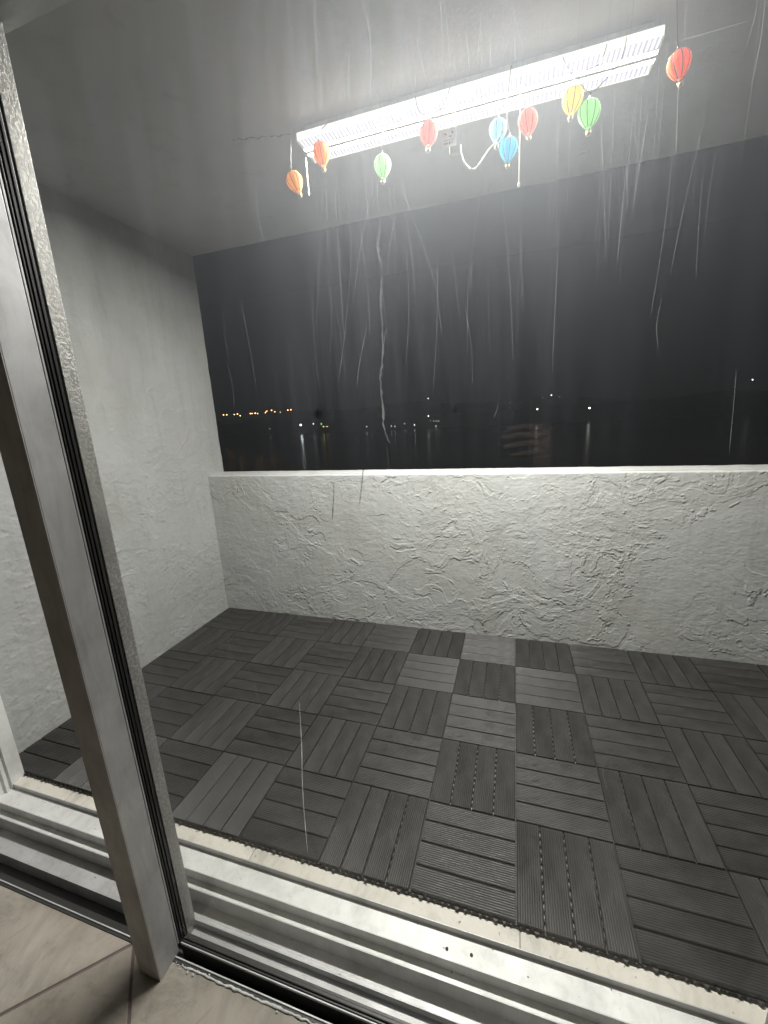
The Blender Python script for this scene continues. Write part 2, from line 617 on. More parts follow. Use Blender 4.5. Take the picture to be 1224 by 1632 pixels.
def far_lamps():
    orange = mat_emit('orange_street_glow', (1.0, .50, .16), 9)
    amber = mat_emit('amber_street_glow', (1.0, .72, .35), 9)
    white = mat_emit('white_floodlight', (.85, .95, 1.0), 16)
    whites = mat_emit('pale_house_light', (.95, 1.0, .88), 6)
    green = mat_emit('green_dock_light', (.25, 1.0, .35), 7)
    G = 'orange lamps strung along the far hill'
    lab = 'small orange street lamp glowing on the far hill at left'
    # (full-size pixel azimuth, elevation)
    for az, el, s in [(-38.3, 1.20, 1), (-37.9, 1.20, .9), (-37.0, 1.18, .8), (-36.6, 1.22, 1), (-36.3, 1.0, .8), (-35.0, 1.2, 1.1), (-34.8, 1.2, .9),
                      (-34.4, 1.22, 1.2), (-34.1, 1.15, .7), (-33.1, 1.25, 1), (-32.9, 1.42, .9), (-32.3, 1.48, 1), (-31.9, 1.28, .9), (-31.2, 1.2, .5),
                      (-30.2, 1.42, 1), (-29.8, 1.44, 1)]:
        lamp_at(az, el, 880, 1.25 * s, orange if s > .85 else amber, lab, G)
    lamp_at(-28.7, -.62, 380, 1.0, white, 'bright white floodlight on the far shore with a long reflection in the water', None)
    lamp_at(-27.0, -.55, 380, .45, whites, 'small white light right of the bright floodlight across the water', None)
    lamp_at(-25.95, -.62, 380, .38, green, 'tiny green dock light on the far shore', None)
    lamp_at(-25.7, -1.0, 370, .45, orange, 'low orange dock light beside the tiny green light', None)
    lamp_at(-25.2, -1.0, 370, .3, amber, 'faint amber light just right of the orange dock light', None)
    lamp_at(-32.8, -.9, 380, .22, whites, 'faint lone light low on the water below the orange lamps', None)
    lamp_at(-19.8, -1.32, 365, .35, whites, 'faint white shore light left of the thick drip on the glass', None)
    Gs = 'faint white lights low on the far shore in the middle'
    for az, el, w_ in [(-16.4, -1.45, 'nearest'), (-15.9, -1.5, 'second'), (-14.6, -1.2, 'third and highest')]:
        lamp_at(az, el, 365, .26, whites, 'faint pale shore light, %s right of the thick glass drip' % w_, Gs)
    lamp_at(-13.2, -1.45, 365, .42, whites, 'white shore light midway between the drip and the stacked pair', None)
    lamp_at(-11.25, 1.96, 420, .45, whites, 'upper of two white lights stacked above the far shore', None)
    lamp_at(-11.3, -.36, 420, .5, whites, 'lower of two white lights stacked above the far shore', None)
    Gd = 'row of tiny lights on a dock'
    for az, w_ in ((-11.0, 'first from the left'), (-10.6, 'second from the left'), (-10.2, 'third from the left'), (-9.9, 'last on the right')):
        lamp_at(az, -1.0 - (az + 11) * .1, 400, .2, whites, 'tiny white dock light under the stacked pair, %s' % w_, Gd)
    lamp_at(-9.0, -2.0, 350, .36, amber, 'small amber light low on the shore right of the dock', None)
    lamp_at(-10.3, -1.75, 350, .3, whites, 'pale light low on the shore just left of the amber one', None)
    lamp_at(2.75, -.22, 420, .75, whites, 'yellowish white lamp left of the floating hilltop lamp', None)
    lamp_at(4.35, 1.40, 420, .6, whites, 'hilltop lamp with faint side lights right of the middle', None)
    for az, w_ in ((3.3, 'left'), (5.3, 'right')):
        lamp_at(az, 1.15, 420, .2, amber, 'faint side light flanking the hilltop lamp on its %s' % w_, 'faint pair flanking the hilltop lamp')
    lamp_at(8.75, -.42, 420, .85, whites, 'bright white lamp standing alone right of the middle', None)
    lamp_at(23.6, 1.57, 420, .5, whites, 'small lone white lamp at the far right edge of the view', None)

# ------------------------------------------------------------------ shell: parapet, left wall, ceiling
def parapet():
    t = thing('parapet_wall', 'white rough-plastered balcony wall behind the dark deck', 'wall', (0, PY, 0))
    st = .0034
    xs = np.arange(WX - .01, RX + .02, st)
    zs = np.linspace(-.06, PH, int((PH + .06) / st) + 1)
    Xg, Zg = np.meshgrid(xs, zs, indexing='ij')
    h = stucco_height(Xg, Zg, 3, .86)
    # coarse render of far-right region is out of frame; same relief anyway
    edge = np.clip((PH - Zg) / .012, 0, 1)
    h = h * smooth01(edge * .9 + .1)
    rag = .003 * (fbm(Xg * 14, Xg * 0, 400, 3) - .5)
    round_ = (1 - smooth01((PH - Zg) / .010)) * .006
    P = np.stack([Xg, -h + round_, Zg + rag * (Zg / PH)], -1)
    o = link(bpy.data.objects.new('plaster_face', grid_mesh('plaster_face', P, M['stucco'])), t)
    # the cap: top face, slightly ragged outer edge
    ys = np.linspace(0, 1, 26)
    xc = xs[::2]
    Xc, Yc = np.meshgrid(xc, ys, indexing='ij')
    Zc = PH + .003 * (fbm(Xc * 14, Xc * 0, 400, 3) - .5) + .0022 * (fbm(Xc * 9, Yc * 3, 410, 3) - .5) * np.sin(np.pi * np.clip(Yc, 0, 1)) + .001
    outer = .004 * (fbm(Xc * 16, Xc * 0, 420, 3) - .5)
    Yp = .006 + Yc * (PO - PY - .006 + outer)
    Zc = Zc - .006 * smooth01((Yc - .93) / .07)
    Pc = np.stack([Xc, Yp, Zc], -1)
    link(bpy.data.objects.new('wall_cap', grid_mesh('wall_cap', Pc[:, ::1], M['stucco'])), t)
    bm = B(WX - .3, RX + .3, .03, PO - PY - .003, -.4, PH - .012)
    part('wall_core', bm, M['stucco'], t)

def left_wall():
    t = thing('left_wall', 'tall pale plastered wall closing the balcony at left', 'wall', (WX, 0, 0))
    ys = np.arange(-.42, PO + .002, .005)
    zs = np.arange(-.06, CZ + .02, .005)
    Yg, Zg = np.meshgrid(ys, zs, indexing='ij')
    h = stucco_height(Yg * 1.1 + 40, Zg, 11, 1.05)
    fade = .55 + .45 * smooth01((1.75 - Zg) / .9)
    h = h * fade
    near = smooth01((PO - Yg) / .012)
    rag = .004 * (fbm(Zg * 12, Zg * 0, 77, 3) - .5)
    P = np.stack([h * near - .012 * (1 - near), Yg + rag * smooth01((Yg - 1.6) / .07), Zg], -1)
    me = grid_mesh('plaster_face', P[:, ::-1], M['stucco_dimmed'])  # dimmer light on this wall is carried by the darker paint
    link(bpy.data.objects.new('plaster_face', me), t)
    bm = B(-.30, -.014, -.42, PO - .004, -.4, CZ + .05)
    part('wall_core', bm, M['stucco'], t)

def ceiling():
    xs = np.arange(WX - .05, RX + .3, .02)
    ys = np.append(np.arange(-.45, PO - .01, .02), [PO - .008, PO])
    Xg, Yg = np.meshgrid(xs, ys, indexing='ij')
    Z = CZ + .004 * (fbm(Xg * 1.3, Yg * 1.3, 33, 3) - .5)
    rag = .006 * (fbm(Xg * 9, Xg * 0, 35, 3) - .5)
    last = smooth01((Yg - (PO - .012)) / .012)
    P = np.stack([Xg, Yg + rag * last, Z + .004 * last], -1)
    root = thing('ceiling', 'grey painted balcony ceiling', None, (0, 0, 0), kind='structure')
    link(bpy.data.objects.new('ceiling_paint', grid_mesh('ceiling_paint', P[:, ::-1], M['ceiling'])), root)
    part('slab', B(WX - .3, RX + .3, -.45, PO - .006, CZ + .012, CZ + .22), M['ceiling'], root)
    # hairline crack left of the lamp and an old round patch
    bm = bmesh.new()
    rs = random.Random(5)
    pts = []
    for i in range(26):
        t = i / 25
        pts.append(Vector((-1.13 + t * .23, .80 + t * .06 + rs.uniform(-.006, .006), CZ - .0005 + rs.uniform(-.0012, .0006))))
    tube(bm, pts, [.0006 + .0022 * rs.random() ** 2 for i in range(26)], 5)
    part('crack', bm, M['land'], root)
    bm = bmesh.new()
    bmesh.ops.create_cone(bm, cap_ends=True, segments=28, radius1=.022, radius2=.026, depth=.008)
    bmesh.ops.translate(bm, verts=bm.verts, vec=(.246, 1.487, CZ - .003))
    part('ceiling_plug', bm, M['ceiling'], root)
    # header wall above the door
    tag(part('door_header_wall', B(WX - .3, RX + .3, -.42, -.225, 2.118, CZ + .01), M['stucco']), 'plastered wall strip above the door frame', 'wall')
    tag(part('right_wall', B(RX, RX + .2, -.42, PO - .002, -.3, CZ + .01), M['stucco']), 'plain plastered wall closing the balcony at right', 'wall')

# ------------------------------------------------------------------ balcony tile floor and deck
def patio():
    root = thing('balcony_floor', 'beige tiled balcony floor under the dark deck', None, (0, 0, TZ), kind='structure')
    part('mortar_bed', B(WX - .05, RX, -.045, PY + .02, -.12, -.0035), M['pgrout'], root)
    w, d = .843, .5145
    me = None
    for i in range(-3, 3):
        for j in range(3):
            if me is None:
                bm = B(0, w - .003, 0, d - .003, -.010, 0, bev=.0012)
                me = mesh_from('floor_tile', bm, M['patio'])
            x = .0125 + i * w
            o = bpy.data.objects.new('floor_tile', me)
            o.location = (x, -.047 + j * d, 0)
            link(o, root)

def slat_mesh():
    w, L_, n = .0708, .2955, 10
    prof = [(-w / 2, -.0095), (-w / 2, -.0014), (-w / 2 + .0010, -.0002)]
    pitch = (w - .005) / n
    rib = [(0, .00125), (.10, .00072), (.22, .00028), (.36, .00006), (.50, 0), (.64, .00006), (.78, .00028), (.90, .00072)]
    for k in range(n):
        x = -w / 2 + .0025 + pitch * k
        prof += [(x + t * pitch, -d) for t, d in rib]
    prof += [(w / 2 - .0025, -.00125)]
    prof += [(w / 2 - .0010, -.0002), (w / 2, -.0014), (w / 2, -.0095)]
    bm = bmesh.new()
    prism(bm, prof, -L_ / 2, L_ / 2, 'X')
    return mesh_from('slat', bm, M['slat'])

def base_mesh(front):
    bm = bmesh.new()
    a = .1485
    z0, z1 = -.0195, -.0098
    # bars across the slats, with open cells between them
    for k in range(12):
        x = -a + .004 + k * (2 * a - .008) / 11
        box(bm, x - .0038, x + .0038, -a, a, z0 + .004, z1)
    for s in (-1, 1):
        for q in range(7):
            xa = -.1497 + q * .0428
            box(bm, xa, xa + (.0415 if q < 6 else .0426), s * .1475 - .0022, s * .1475 + .0022, z0 + .0045, z1 - .0006)
            box(bm, s * .1475 - .0022, s * .1475 + .0022, xa, xa + (.0415 if q < 6 else .0426), z0 + .0042, z1 - .0009)
    for k in range(4):
        y = -.11175 + k * .0745
        box(bm, -a, a, y - .02, y + .02, z0 + .0045, z1 - .0005)
    for i in range(4):
        for j in range(4):
            x = -a + .03 + i * .079; y = -a + .03 + j * .079
            box(bm, x - .006, x + .006, y - .006, y + .006, z0, z0 + .005)
    if front:
        # snap-on loops and tabs along the free edge
        for k in range(14):
            t = -a + .010 + k * .0213 + ((k * 7) % 5 - 2) * .0011
            r = (.0035, .0048, .0042, .0066, .0030)[(k * 3) % 5]
            if front == 'x':   # slats run along X: free edge is local -Y
                m = Matrix.Translation((t, -a - .001, -.0132))
            else:              # tile turned: free edge is local -X
                m = Matrix.Translation((-a - .001, t, -.0132))
            bmesh.ops.create_cone(bm, cap_ends=True, segments=10, radius1=r, radius2=r, depth=.0075, matrix=m)
    return mesh_from('base_grid', bm, M['plastic'])

def deck():
    root = thing('deck', 'floor of dark snap-together deck tiles', None, (0, 0, 0), kind='structure')
    sm = slat_mesh()
    b0, bx, by = base_mesh(None), base_mesh('x'), base_mesh('y')
    rs = random.Random(11)
    for i in range(-7, 8):
        for j in range(5):
            along_x = (i + j) % 2 != 0
            me = (bx if along_x else by) if j == 0 else b0
            t = bpy.data.objects.new('deck_tile', me)
            t.location = (.3 * i + .15 + rs.uniform(-.0005, .0005), .3 * j + .15 - .003, 0)
            t.rotation_euler = (rs.uniform(-.001, .001), rs.uniform(-.001, .001), (0 if along_x else math.pi / 2) + rs.uniform(-.0015, .0015))
            link(t, root)
            for k in range(4):
                s = bpy.data.objects.new('slat', sm)
                s.location = (rs.uniform(-.0004, .0004), -.11175 + k * .0745 + rs.uniform(-.0004, .0004), rs.uniform(-.0005, .0003))
                s.rotation_euler = (rs.uniform(-.004, .004), 0, rs.uniform(-.001, .001))
                link(s, t)

def litter():
    rs = random.Random(31)
    lm = mat_plain('dry_leaf', (.16, .12, .06), .7, var=.4, sc_=60)
    bm = bmesh.new()
    for k in range(150):
        # most of it gathers at the foot of the walls and along the threshold
        side = rs.random()
        if side < .35: x, y = rs.uniform(WX, 1.6), PY - abs(rs.gauss(0, .05)) - .01
        elif side < .55: x, y = WX + abs(rs.gauss(0, .05)) + .01, rs.uniform(0, PY)
        elif side < .75: x, y = rs.uniform(-1.9, .5), rs.uniform(-.045, -.008)
        else: x, y = rs.uniform(-1.9, 1.4), rs.uniform(0, PY)
        z = .0014 if y > 0 else TZ + .0012
        r = rs.uniform(.0005, .0016)
        a = rs.uniform(0, math.pi)
        bmesh.ops.create_icosphere(bm, subdivisions=1, radius=r, matrix=Matrix.Translation((x, y, z)) @ Matrix.Rotation(a, 4, 'Z') @ Matrix.Diagonal((rs.uniform(1, 3.5), 1, .45, 1)))
    o = part('litter', bm, lm)
    tag(o, 'tiny brown crumbs and leaf bits scattered on the deck and threshold', 'litter', kind='stuff')

# ------------------------------------------------------------------ indoor floor
def indoor():
    root = thing('indoor_floor', 'beige stone tile floor indoors laid on the diagonal', None, (0, 0, FZ), kind='structure')
    part('mortar_bed', B(-3.2, 2.4, -3.2, -.322, -.12, -.003), M['grout'], root)
    s = .45
    c0 = Vector((-1.006, -.325, 0))
    u = Vector((1, 1, 0)).normalized(); v = Vector((1, -1, 0)).normalized()
    g = .0036
    for a in range(-7, 8):
        for b in range(-7, 8):
            o = c0 + u * (a * s) + v * (b * s)
            cs = [o + u * g + v * g, o + u * (s - g) + v * g, o + u * (s - g) + v * (s - g), o + u * g + v * (s - g)]
            ctr = (cs[0] + cs[2]) / 2
            if ctr.y > .05 or ctr.y < -2.6 or ctr.x < -2.9 or ctr.x > 2.0:
                continue
            bm = bmesh.new()
            lo = [bm.verts.new((p.x, p.y, -.008)) for p in cs]
            hi = [bm.verts.new((p.x, p.y, 0)) for p in cs]
            bm.faces.new(lo); bm.faces.new(list(reversed(hi)))
            for k in range(4):
                bm.faces.new((lo[k], hi[k], hi[(k + 1) % 4], lo[(k + 1) % 4]))
            r = bmesh.ops.bisect_plane(bm, geom=bm.verts[:] + bm.edges[:] + bm.faces[:], plane_co=(0, -.326, 0), plane_no=(0, 1, 0), clear_outer=True)
            if not bm.faces:
                bm.free(); continue
            es = [e for e in bm.edges if e.is_boundary]
            if es:
                bmesh.ops.edgeloop_fill(bm, edges=es)
            bmesh.ops.recalc_face_normals(bm, faces=bm.faces)
            bmesh.ops.bevel(bm, geom=[e for e in bm.edges if e.verts[0].co.z > -.001 and e.verts[1].co.z > -.001], offset=.0015, segments=1, affect='EDGES')
            bmesh.ops.translate(bm, verts=bm.verts, vec=-ctr)
            ob = part('floor_tile', bm, M['indoor'], root)
            ob.location = ctr

# ------------------------------------------------------------------ door frame, sill, glass panel
JX = -1.965
def door_frame():
    t = thing('door_frame', 'aluminium sliding door frame with ridged white sill', 'door frame', (0, -.15, 0))
    x0, x1 = JX - .02, 2.0
    def P(name, bm, m, smooth=False):
        return part(name, bm, m, t, smooth, local=False)
    # sill flats and fins
    P('sill_flat', B(x0, x1, -.1245, -.0495, -.10, -.0385, bev=.0006), M['sill'])
    P('sill_lip', B(x0, x1, -.0492, -.0472, -.10, -.0195), M['sill2'])
    P('sill_fin', B(x0, x1, -.1275, -.1247, -.10, -.0100, bev=.0005), M['sill2'])
    P('sill_flat', B(x0, x1, -.1670, -.1277, -.10, -.0450), M['sill'])
    P('sill_fin', B(x0, x1, -.1705, -.1672, -.12, -.0098, bev=.0008), M['sill2'])
    P('track_flat', B(x0, x1, -.2335, -.1707, -.13, -.0630), M['sill2'])
    P('track_lip', B(x0, x1, -.2362, -.2337, -.14, -.0590, bev=.0004), M['sill2'])
    P('track_well', B(x0, x1, -.3150, -.2364, -.16, -.1080), M['dark'])
    P('track_rail', B(x0, x1, -.2865, -.2845, -.1078, -.0850), M['dark'])
    P('floor_trim', B(x0, x1, -.3185, -.3152, -.16, -.0065, bev=.0006), M['alu'])
    P('floor_trim', B(x0, x1, -.3255, -.3187, -.05, -.0092, bev=.0004), M['dark'])
    for sx in ((-.177, -.089), (-.112, -.0845)):
        bm = bmesh.new()
        bmesh.ops.create_cone(bm, cap_ends=True, segments=20, radius1=.0044, radius2=.0044, depth=.0008, matrix=Matrix.Translation((sx[0], sx[1], -.0382)))
        P('screw_hole', bm, M['hole'])
    # left jamb with grooves
    prof = [(-2.10, -.004), (JX, -.004), (JX, -.052), (JX - .010, -.054), (JX - .010, -.062), (JX - .002, -.064), (JX - .002, -.072),
            (JX - .012, -.074), (JX - .012, -.100), (JX, -.102), (JX, -.166), (JX - .014, -.168), (JX - .014, -.196), (JX, -.198), (JX, -.40), (-2.10, -.40)]
    bm = bmesh.new(); prism(bm, prof, -.05, 2.118, 'Z')
    P('jamb', bm, M['sill'])
    P('head_rail', B(JX, x1, -.33, -.215, 2.060, 2.118, bev=.001), M['alu'])
    # small grit caught in the sill grooves
    rs = random.Random(3)
    bm = bmesh.new()
    for k in range(150):
        x = rs.uniform(-1.9, .4)
        yy, zz = rs.choice([(-.174, -.063), (-.174, -.063), (-.131, -.045), (-.052, -.0385), (-.20, -.063), (-.06, -.0385), (-.09, -.0385)])
        r = rs.uniform(.0005, .0017)
        bmesh.ops.create_icosphere(bm, subdivisions=1, radius=r, matrix=Matrix.Translation((x, yy + rs.uniform(-.006, .003), zz + r * .5)) @ Matrix.Diagonal((rs.uniform(.8, 2), 1, .6, 1)))
    g = P('grit', bm, M['grout'])
    g['kind'] = 'stuff'

def caulk():
    # crumbly line of old sealant where floor meets the track
    rs = random.Random(8)
    bm = bmesh.new()
    pts = []
    x = SX + .03
    while x < .6:
        pts.append((x, -.3255 - rs.uniform(0, .003), FZ + .001 + rs.uniform(-.001, .0015)))
        x += rs.uniform(.006, .014)
    tube(bm, pts, [rs.uniform(.0015, .0042) for _ in pts], 6)
    for k in range(26):
        r = rs.uniform(.001, .0032)
        bx = SX + .01 + abs(rs.gauss(0, .05)) if k < 14 else rs.uniform(SX, .2)
        bmesh.ops.create_icosphere(bm, subdivisions=1, radius=r, matrix=Matrix.Translation((bx, -.329 + rs.uniform(-.008, .006), FZ + r * .6)))
    tag(part('sealant_bead', bm, M['caulk'], smooth=True), 'crumbling white sealant bead between floor tile and door track', 'sealant')

def glass_panel():
    t = thing('glass_door', 'aluminium framed glass door panel streaked with dried salt', 'door', (SX, GY, 0))
    def P(name, bm, m, parent=t, smooth=False):
        return part(name, bm, m, parent, smooth, local=False)
    Z1 = 2.058
    gx1 = .402
    # stile: deep room-side box, gasket grooves, outer strip
    st = P('stile', B(-.9355, SX, -.3650, -.3045, FZ + .0005, Z1, bev=.0012), M['alu'])
    P('face_plate', B(-.9375, SX - .0005, -.3668, -.3652, FZ + .0006, Z1), M['brown'], st)
    P('stile_web', B(-.9355, SX - .0045, -.3043, -.2705, .016, Z1), M['rubber'], st)
    for (ya, yb, dx) in ((-.3030, -.2990, 0), (-.2965, -.2935, .0012), (-.2905, -.2850, .0020)):
        P('gasket', B(SX - .0043, SX + dx, ya, yb, .014, Z1, bev=.0008), M['rubber'] if dx else M['alu'], st)
    P('gasket', B(SX - .0043, SX + .004, -.2838, -.2782, .012, Z1 - .001, bev=.0012), M['rubber'], st)
    P('outer_strip', B(-.9355, SX - .0002, -.2700, -.2400, -.055, Z1, bev=.001), M['alu_pit'], st)
    # bottom rail (glass sits in it)
    br = P('bottom_rail', B(SX + .0008, gx1, -.2960, -.2700, -.1040, .0055, bev=.0006), M['dark'])
    P('gasket', B(SX + .0042, gx1, -.2925, -.2885, .0057, .0120, bev=.001), M['rubber'], br)
    P('gasket', B(SX + .0042, gx1, -.2875, -.2785, .0057, .0150, bev=.0022), M['dark'], br)
    P('rail_bead', B(SX + .002, gx1, -.2969, -.2938, .0040, .0110, bev=.0009), M['alu'], br)
    P('outer_ledge', B(SX + .0008, gx1, -.2697, -.2422, -.10, -.0120, bev=.0006), M['sill2'], br)
    P('ledge_lip', B(SX + .0008, gx1, -.2420, -.2402, -.10, .0085, bev=.0004), M['sill2'], br)
    P('top_rail', B(SX, gx1, -.300, -.245, Z1 - .012, Z1 + .0015), M['alu'])
    # right stile
    rsx = P('stile', B(gx1, gx1 + .0675, -.3650, -.2400, FZ + .0005, Z1 + .001, bev=.0012), M['alu'])
    P('gasket', B(gx1 - .006, gx1 - .0002, -.2870, -.2785, .015, Z1 - .013, bev=.001), M['rubber'], rsx)
    # the pane: two faces of 5 mm glass, film of salt and lamp haze on the outside
    pane = P('glass_pane', B(SX - .003, gx1 + .003, GY - .0025, GY + .0025, .002, Z1 - .006), M['glass'])
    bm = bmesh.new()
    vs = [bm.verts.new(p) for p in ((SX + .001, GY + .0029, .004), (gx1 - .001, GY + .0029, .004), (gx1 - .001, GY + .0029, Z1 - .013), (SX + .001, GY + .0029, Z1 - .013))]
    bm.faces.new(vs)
    P('salt_haze_film', bm, M['film'], pane)
    d = P('dust_layer', B(SX + .001, gx1 - .001, GY + .0032, GY + .0062, .006, Z1 - .014), M['dust'], pane)
    # dried water streaks, scratches and painted lamp glare on the outer face
    YS = GY + .0068
    SCR = [[(-0.2901, 1.7061), (-0.3211, 1.5058)], [(-0.287, 1.7078), (-0.2927, 1.5999)], [(-0.2746, 1.6984), (-0.2771, 1.4928)], [(-0.2578, 1.6718), (-0.2568, 1.5994), (-0.2755, 1.4927), (-0.2929, 1.4212)], [(-0.2452, 1.6856), (-0.2401, 1.6163), (-0.235, 1.5408), (-0.236, 1.4804)], [(-0.2139, 1.6907), (-0.2407, 1.6091), (-0.2579, 1.5385)], [(-0.185, 1.6981), (-0.1715, 1.6419), (-0.1544, 1.5975), (-0.1347, 1.5326)], [(-0.1811, 1.6685), (-0.1685, 1.5808), (-0.1662, 1.5318)], [(-0.1848, 1.6466), (-0.1979, 1.6046), (-0.2059, 1.562)], [(-0.0691, 1.6739), (-0.0798, 1.623), (-0.0926, 1.5341), (-0.0944, 1.4483)], [(-0.1151, 1.5911), (-0.1046, 1.497)], [(-0.1761, 1.5963), (-0.1752, 1.5179), (-0.1827, 1.4431)], [(-0.2391, 1.5021), (-0.2554, 1.4466), (-0.2613, 1.4189)], [(-0.0873, 1.5684), (-0.0901, 1.5219)], [(-0.2113, 1.4911), (-0.2166, 1.4651)], [(-0.1843, 1.5687), (-0.1914, 1.525)], [(-0.0519, 1.3776), (-0.057, 1.3593)], [(-0.1979, 1.805), (-0.1894, 1.7624)], [(-0.2194, 1.8705), (-0.2128, 1.8278), (-0.2184, 1.7516)], [(-0.1577, 1.7843), (-0.1552, 1.7457)], [(-0.0936, 1.8115), (-0.088, 1.7505)], [(-0.0408, 1.8157), (-0.0288, 1.771), (-0.0325, 1.7369)], [(-0.0611, 1.8252), (-0.0678, 1.7891)], [(-0.053, 1.7459), (-0.0408, 1.8138)], [(-0.155, 1.8224), (-0.1392, 1.7567)], [(-0.1278, 1.8051), (-0.1188, 1.756)], [(-0.2113, 1.7872), (-0.1986, 1.7448)], [(-0.2443, 1.817), (-0.2482, 1.7675)], [(-0.0632, 1.8032), (-0.0676, 1.7536)], [(0.1118, 1.7398), (0.1905, 1.7407)], [(0.1103, 1.7238), (0.1551, 1.7272)], [(0.0872, 1.6352), (0.0849, 1.5326)], [(0.0863, 1.6476), (0.0918, 1.5906)], [(0.0589, 1.6777), (0.0734, 1.5344)], [(0.0179, 1.604), (0.0164, 1.4087)], [(0.1311, 1.7174), (0.1365, 1.6311)], [(0.1314, 1.7701), (0.1351, 1.7164)], [(0.0902, 1.6939), (0.0891, 1.6101)], [(0.1055, 1.6846), (0.097, 1.5897)]]  # near-level lines at right draw the glare streaks off the lamp's end
    rs = random.Random(21)
    bm = bmesh.new()
    def ribbon(pts, w, taper=True, y=YS, jag=0.0):
        pts = smooth_path([(x, y, z) for x, z in pts], 7) if len(pts) > 2 else [Vector((pts[0][0] + (pts[1][0] - pts[0][0]) * k / 6, y, pts[0][1] + (pts[1][1] - pts[0][1]) * k / 6)) for k in range(7)]
        prev = None
        n = len(pts)
        for i, p in enumerate(pts):
            d = pts[min(i + 1, n - 1)] - pts[max(i - 1, 0)]
            s = Vector((d.z, 0, -d.x)).normalized()
            tt = i / (n - 1)
            ww = w * (min(1, .25 + 4 * min(tt, 1 - tt)) if taper else 1)
            ww *= 1 + (rs.uniform(-jag, jag) if jag else 0)
            off = s * (rs.uniform(-jag, jag) * w * .5 if jag else 0)
            a, b = bm.verts.new(p + off + s * ww / 2), bm.verts.new(p + off - s * ww / 2)
            if prev:
                bm.faces.new((prev[0], a, b, prev[1]))
            prev = (a, b)
    for s in SCR:
        ribbon(s, rs.uniform(.0004, .0008))
    for k in range(120):
        x = rs.gauss(-.08, .17)
        z = rs.uniform(1.55, 2.02)
        ln = rs.uniform(.05, .22)
        sl = rs.gauss(0, .05)
        mid = (x + sl * ln / 2 + rs.gauss(0, .002), z - ln / 2)
        ribbon([(x, z), mid, (x + sl * ln, z - ln)], rs.uniform(.00015, .0005), y=YS + .00001 * k + .0001)
    for k in range(34):
        x = rs.uniform(-.8, .38)
        z = rs.uniform(.5, 1.9)
        ln = rs.uniform(.03, .14)
        ribbon([(x, z), (x + rs.gauss(0, .004), z - ln / 2), (x + rs.gauss(0, .008), z - ln)], rs.uniform(.0002, .0005), y=YS + .0034 + .00002 * k)
    so = P('water_and_glare_streaks', bm, M['streak'], pane)
    so['kind'] = 'stuff'
    so['label'] = 'fine pale scratches, dried water streaks and lamp glare lines on the pane'
    bm = bmesh.new()
    ribbon([(-0.21, 1.7138), (-0.2146, 1.6682), (-0.2137, 1.6234), (-0.2187, 1.6012), (-0.2132, 1.569), (-0.2179, 1.5375), (-0.2175, 1.5128), (-0.2185, 1.462), (-0.225, 1.4185), (-0.2227, 1.3727), (-0.2237, 1.3541), (-0.2151, 1.3272)], .0027, jag=.8, y=YS + .005)
    P('dried_drip', bm, M['streak2'], pane)['label'] = 'thick crooked dried drip down the pane'
    bm = bmesh.new()
    ribbon([(-0.4312, 0.8195), (-0.4385, 0.706), (-0.4462, 0.6251), (-0.4512, 0.541), (-0.4552, 0.4209)], .0019, y=YS + .005, jag=.15)
    P('dried_drip', bm, M['streak3'], pane)['label'] = 'thin pale drip line low on the pane'
    bm = bmesh.new()
    ribbon([(-0.2587, 1.3089), (-0.2659, 1.2668), (-0.273, 1.2294)], .0022, y=YS + .006)
    ribbon([(-0.3155, 1.269), (-0.3197, 1.2351), (-0.3252, 1.2003)], .0020, y=YS + .006)
    P('dark_sliver', bm, M['sliver'], pane)  # thin dark ribbons lying on the pane

